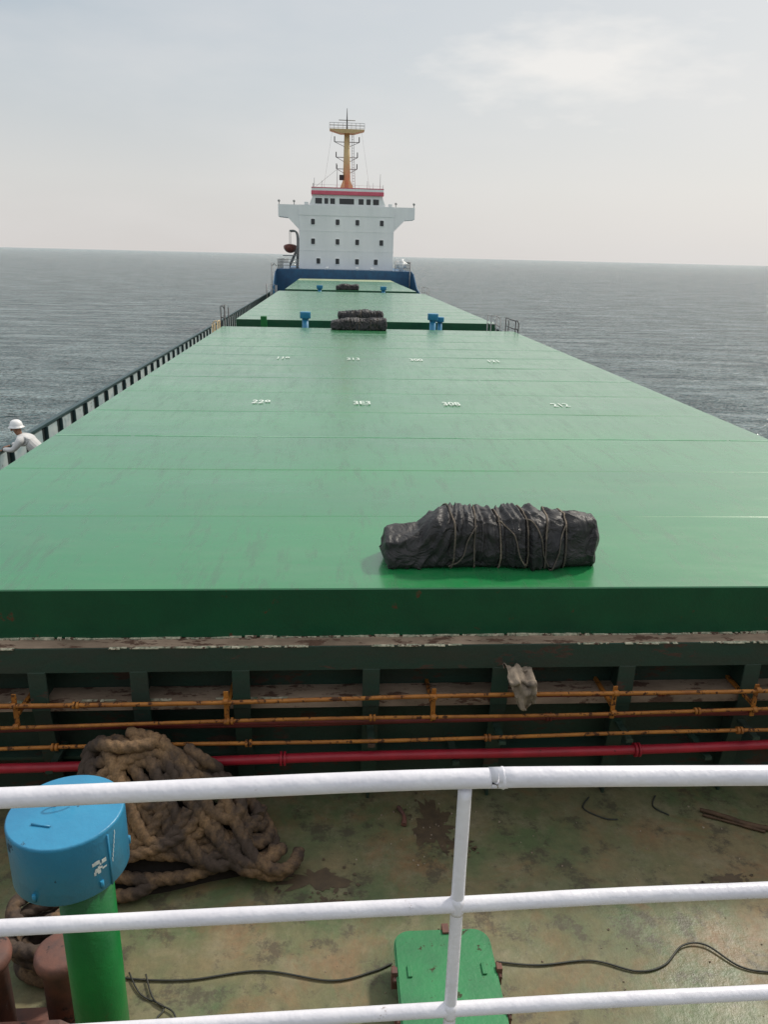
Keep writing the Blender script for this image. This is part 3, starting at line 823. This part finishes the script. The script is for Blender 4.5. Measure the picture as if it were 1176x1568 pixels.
J=[(W(.09,0,.90),(.15,.15)),(W(.09,-.10,.82),.10),(W(.02,-.12,.48),.07),(W(.10,-.12,.11),.05),
   (W(.09,.10,.82),.10),(W(-.04,.13,.48),.07),(W(.0,.13,.11),.05)]
sp.append(skin('trousers',J,[(0,1),(1,2),(2,3),(0,4),(4,5),(5,6)],M_TROU))
for sx,yy in ((.10,-.12),(.0,.13)):
    sp.append(skin('boot',[(W(sx+.02,yy,.09),.055),(W(sx-.05,yy,.05),.05),(W(sx-.16,yy,.04),.04)],[(0,1),(1,2)],M_BLACK))
J=[(W(-.30,0,1.36),.055),(W(-.335,0,1.42),(.075,.07)),(W(-.36,0,1.49),(.085,.09)),(W(-.355,0,1.55),.07)]
sp.append(skin('head',J,[(0,1),(1,2),(2,3)],M_SKIN))
bm=bmesh.new()
def ell(c,r,mi=0):
    q=bmesh.ops.create_icosphere(bm,subdivisions=2,radius=1)
    for v in q['verts']: v.co=Vector((c[0]+v.co.x*r[0],c[1]+v.co.y*r[1],c[2]+v.co.z*r[2]))
    for f in set(f for v in q['verts'] for f in v.link_faces): f.material_index=mi; f.smooth=True
hx,hz=-.12,-.15
ell(W(-.335+hx,0,1.61+hz),(.022,.015,.026)); ell(W(-.235+hx,-.088,1.62+hz),(.02,.012,.032)); ell(W(-.235+hx,.088,1.62+hz),(.02,.012,.032))
ell(W(-.322+hx,-.035,1.64+hz),(.010,.016,.008),1); ell(W(-.322+hx,.035,1.64+hz),(.010,.016,.008),1); ell(W(-.322+hx,0,1.565+hz),(.010,.028,.007),1)
sp.append(new_obj('face_features',bm,[M_SKIN,M_BLACK]))
bm=bmesh.new()
lathe(bm,(ox-.355,oy),[(.150,1.515),(.152,1.525),(.125,1.535),(.120,1.57),(.098,1.63),(.06,1.66),(.01,1.67)],28)
sp.append(new_obj('helmet',bm,M_HELM))
for s in (-1,1):
    base=Vector(W(-.60,s*.195,1.10))
    J=[(base,(.028,.022)),(base+Vector((-.06,0,-.015)),(.036,.016)),(base+Vector((-.09,0,-.02)),(.036,.014))]
    J=[(tuple(a),b) for a,b in J]
    sp.append(skin('palm',J,[(0,1),(1,2)],M_SKIN,1))
    for k,l in enumerate((.058,.066,.062,.048)):
        q=base+Vector((-.08,(k-1.5)*.019,-.02))
        pts=[q,q+Vector((-l*.6,0,-.004)),q+Vector((-l*1.0,0,-.022)),q+Vector((-l*1.15,0,-.045))]
        sp.append(skin('finger_%d'%(k+1),[(tuple(p),.0085) for p in pts],[(0,1),(1,2),(2,3)],M_SKIN,1))
    q=base+Vector((-.03,-s*.02,-.01))
    sp.append(skin('thumb',[(tuple(p),.010) for p in (q,q+Vector((-.03,-s*.025,-.01)),q+Vector((-.06,-s*.035,-.02)))],[(0,1),(1,2)],M_SKIN,1))
group('sailor',sp)

# ------------------------------------------------------------ world / light
sd=Vector((.62,.50,.78)).normalized()
elev=math.asin(sd.z); rotz=math.atan2(sd.x,sd.y)
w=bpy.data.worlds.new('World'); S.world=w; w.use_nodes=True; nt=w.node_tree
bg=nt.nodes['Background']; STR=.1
sky=nt.nodes.new('ShaderNodeTexSky'); sky.sky_type='NISHITA'; sky.sun_disc=False
sky.sun_elevation=elev; sky.sun_rotation=rotz; sky.dust_density=4; sky.air_density=1.2; sky.ozone_density=1.0
tc=nt.nodes.new('ShaderNodeTexCoord'); sep=nt.nodes.new('ShaderNodeSeparateXYZ'); nt.links.new(tc.outputs['Generated'],sep.inputs[0])
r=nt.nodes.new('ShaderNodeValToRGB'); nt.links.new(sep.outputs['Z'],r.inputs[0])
e=r.color_ramp.elements; e[0].position=0; e[0].color=(.73,.70,.68,1); e[1].position=.9; e[1].color=(.96,.97,.99,1)  # zenith end, out of view, brightened as added fill light
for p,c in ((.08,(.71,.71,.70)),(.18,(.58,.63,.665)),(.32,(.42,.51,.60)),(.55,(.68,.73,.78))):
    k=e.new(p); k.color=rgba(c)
dotn=nt.nodes.new('ShaderNodeVectorMath'); dotn.operation='DOT_PRODUCT'; nt.links.new(tc.outputs['Generated'],dotn.inputs[0]); dotn.inputs[1].default_value=sd
mr=nt.nodes.new('ShaderNodeMapRange'); nt.links.new(dotn.outputs['Value'],mr.inputs[0]); mr.inputs[1].default_value=.40; mr.inputs[2].default_value=1; mr.inputs[3].default_value=0; mr.inputs[4].default_value=.8
c1=mix(nt,mr.outputs[0],r.outputs[0],(.92,.90,.87))
mp=nt.nodes.new('ShaderNodeMapping'); nt.links.new(tc.outputs['Generated'],mp.inputs[0]); mp.inputs['Scale'].default_value=(2.2,2.2,7)
cn=nt.nodes.new('ShaderNodeTexNoise'); cn.inputs['Scale'].default_value=1.6; cn.inputs['Detail'].default_value=5; cn.inputs['Roughness'].default_value=.5; nt.links.new(mp.outputs[0],cn.inputs[0])
cr=ramp(nt,cn.outputs[0],.48,.75,(0,0,0),(.4,)*3)
c2=mix(nt,cr.outputs[0],c1,(.82,.80,.79))
vd=nt.nodes.new('ShaderNodeVectorMath'); vd.operation='SUBTRACT'; nt.links.new(tc.outputs['Generated'],vd.inputs[0]); vd.inputs[1].default_value=(.27,.94,.205)
vm=nt.nodes.new('ShaderNodeVectorMath'); vm.operation='MULTIPLY'; nt.links.new(vd.outputs[0],vm.inputs[0]); vm.inputs[1].default_value=(7,7,22)
n2=nt.nodes.new('ShaderNodeTexNoise'); n2.inputs['Scale'].default_value=7; n2.inputs['Detail'].default_value=5; nt.links.new(mp.outputs[0],n2.inputs[0])
vl=nt.nodes.new('ShaderNodeVectorMath'); vl.operation='LENGTH'; nt.links.new(vm.outputs[0],vl.inputs[0])
n2m=nt.nodes.new('ShaderNodeMath'); n2m.operation='MULTIPLY_ADD'; n2m.inputs[1].default_value=2.0; n2m.inputs[2].default_value=-.6; nt.links.new(n2.outputs[0],n2m.inputs[0])
ad=nt.nodes.new('ShaderNodeMath'); ad.operation='ADD'; nt.links.new(vl.outputs['Value'],ad.inputs[0]); nt.links.new(n2m.outputs[0],ad.inputs[1])
dv=nt.nodes.new('ShaderNodeMath'); dv.operation='MULTIPLY'; dv.inputs[1].default_value=.6; nt.links.new(ad.outputs[0],dv.inputs[0])
cr2=ramp(nt,dv.outputs[0],.30,.95,(.95,)*3,(0,0,0))
c3=mix(nt,cr2.outputs[0],c2,(.90,.88,.85))
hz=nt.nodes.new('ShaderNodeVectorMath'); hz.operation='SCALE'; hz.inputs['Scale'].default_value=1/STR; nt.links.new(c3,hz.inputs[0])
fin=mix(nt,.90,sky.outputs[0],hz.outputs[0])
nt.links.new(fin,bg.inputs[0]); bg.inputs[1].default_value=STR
sl=bpy.data.lights.new('sun','SUN'); sl.energy=2.7; sl.angle=math.radians(5); sl.color=(1,.93,.82)
so=bpy.data.objects.new('sun',sl); COL.objects.link(so); so.rotation_euler=sd.to_track_quat('Z','Y').to_euler(); so.location=(20,20,40)

# ------------------------------------------------------------ camera
cam=bpy.data.cameras.new('camera'); co=bpy.data.objects.new('camera',cam); COL.objects.link(co)
cam.sensor_fit='VERTICAL'; cam.sensor_height=24; cam.lens=24*1178/1568; cam.clip_start=.05; cam.clip_end=100000
Rm=Matrix.Rotation(math.radians(-4.1),4,'Z')@Matrix.Rotation(math.radians(90-18.38),4,'X')@Matrix.Rotation(math.radians(1.41),4,'Z')
co.matrix_world=Matrix.Translation((0,0,4.85))@Rm
S.camera=co
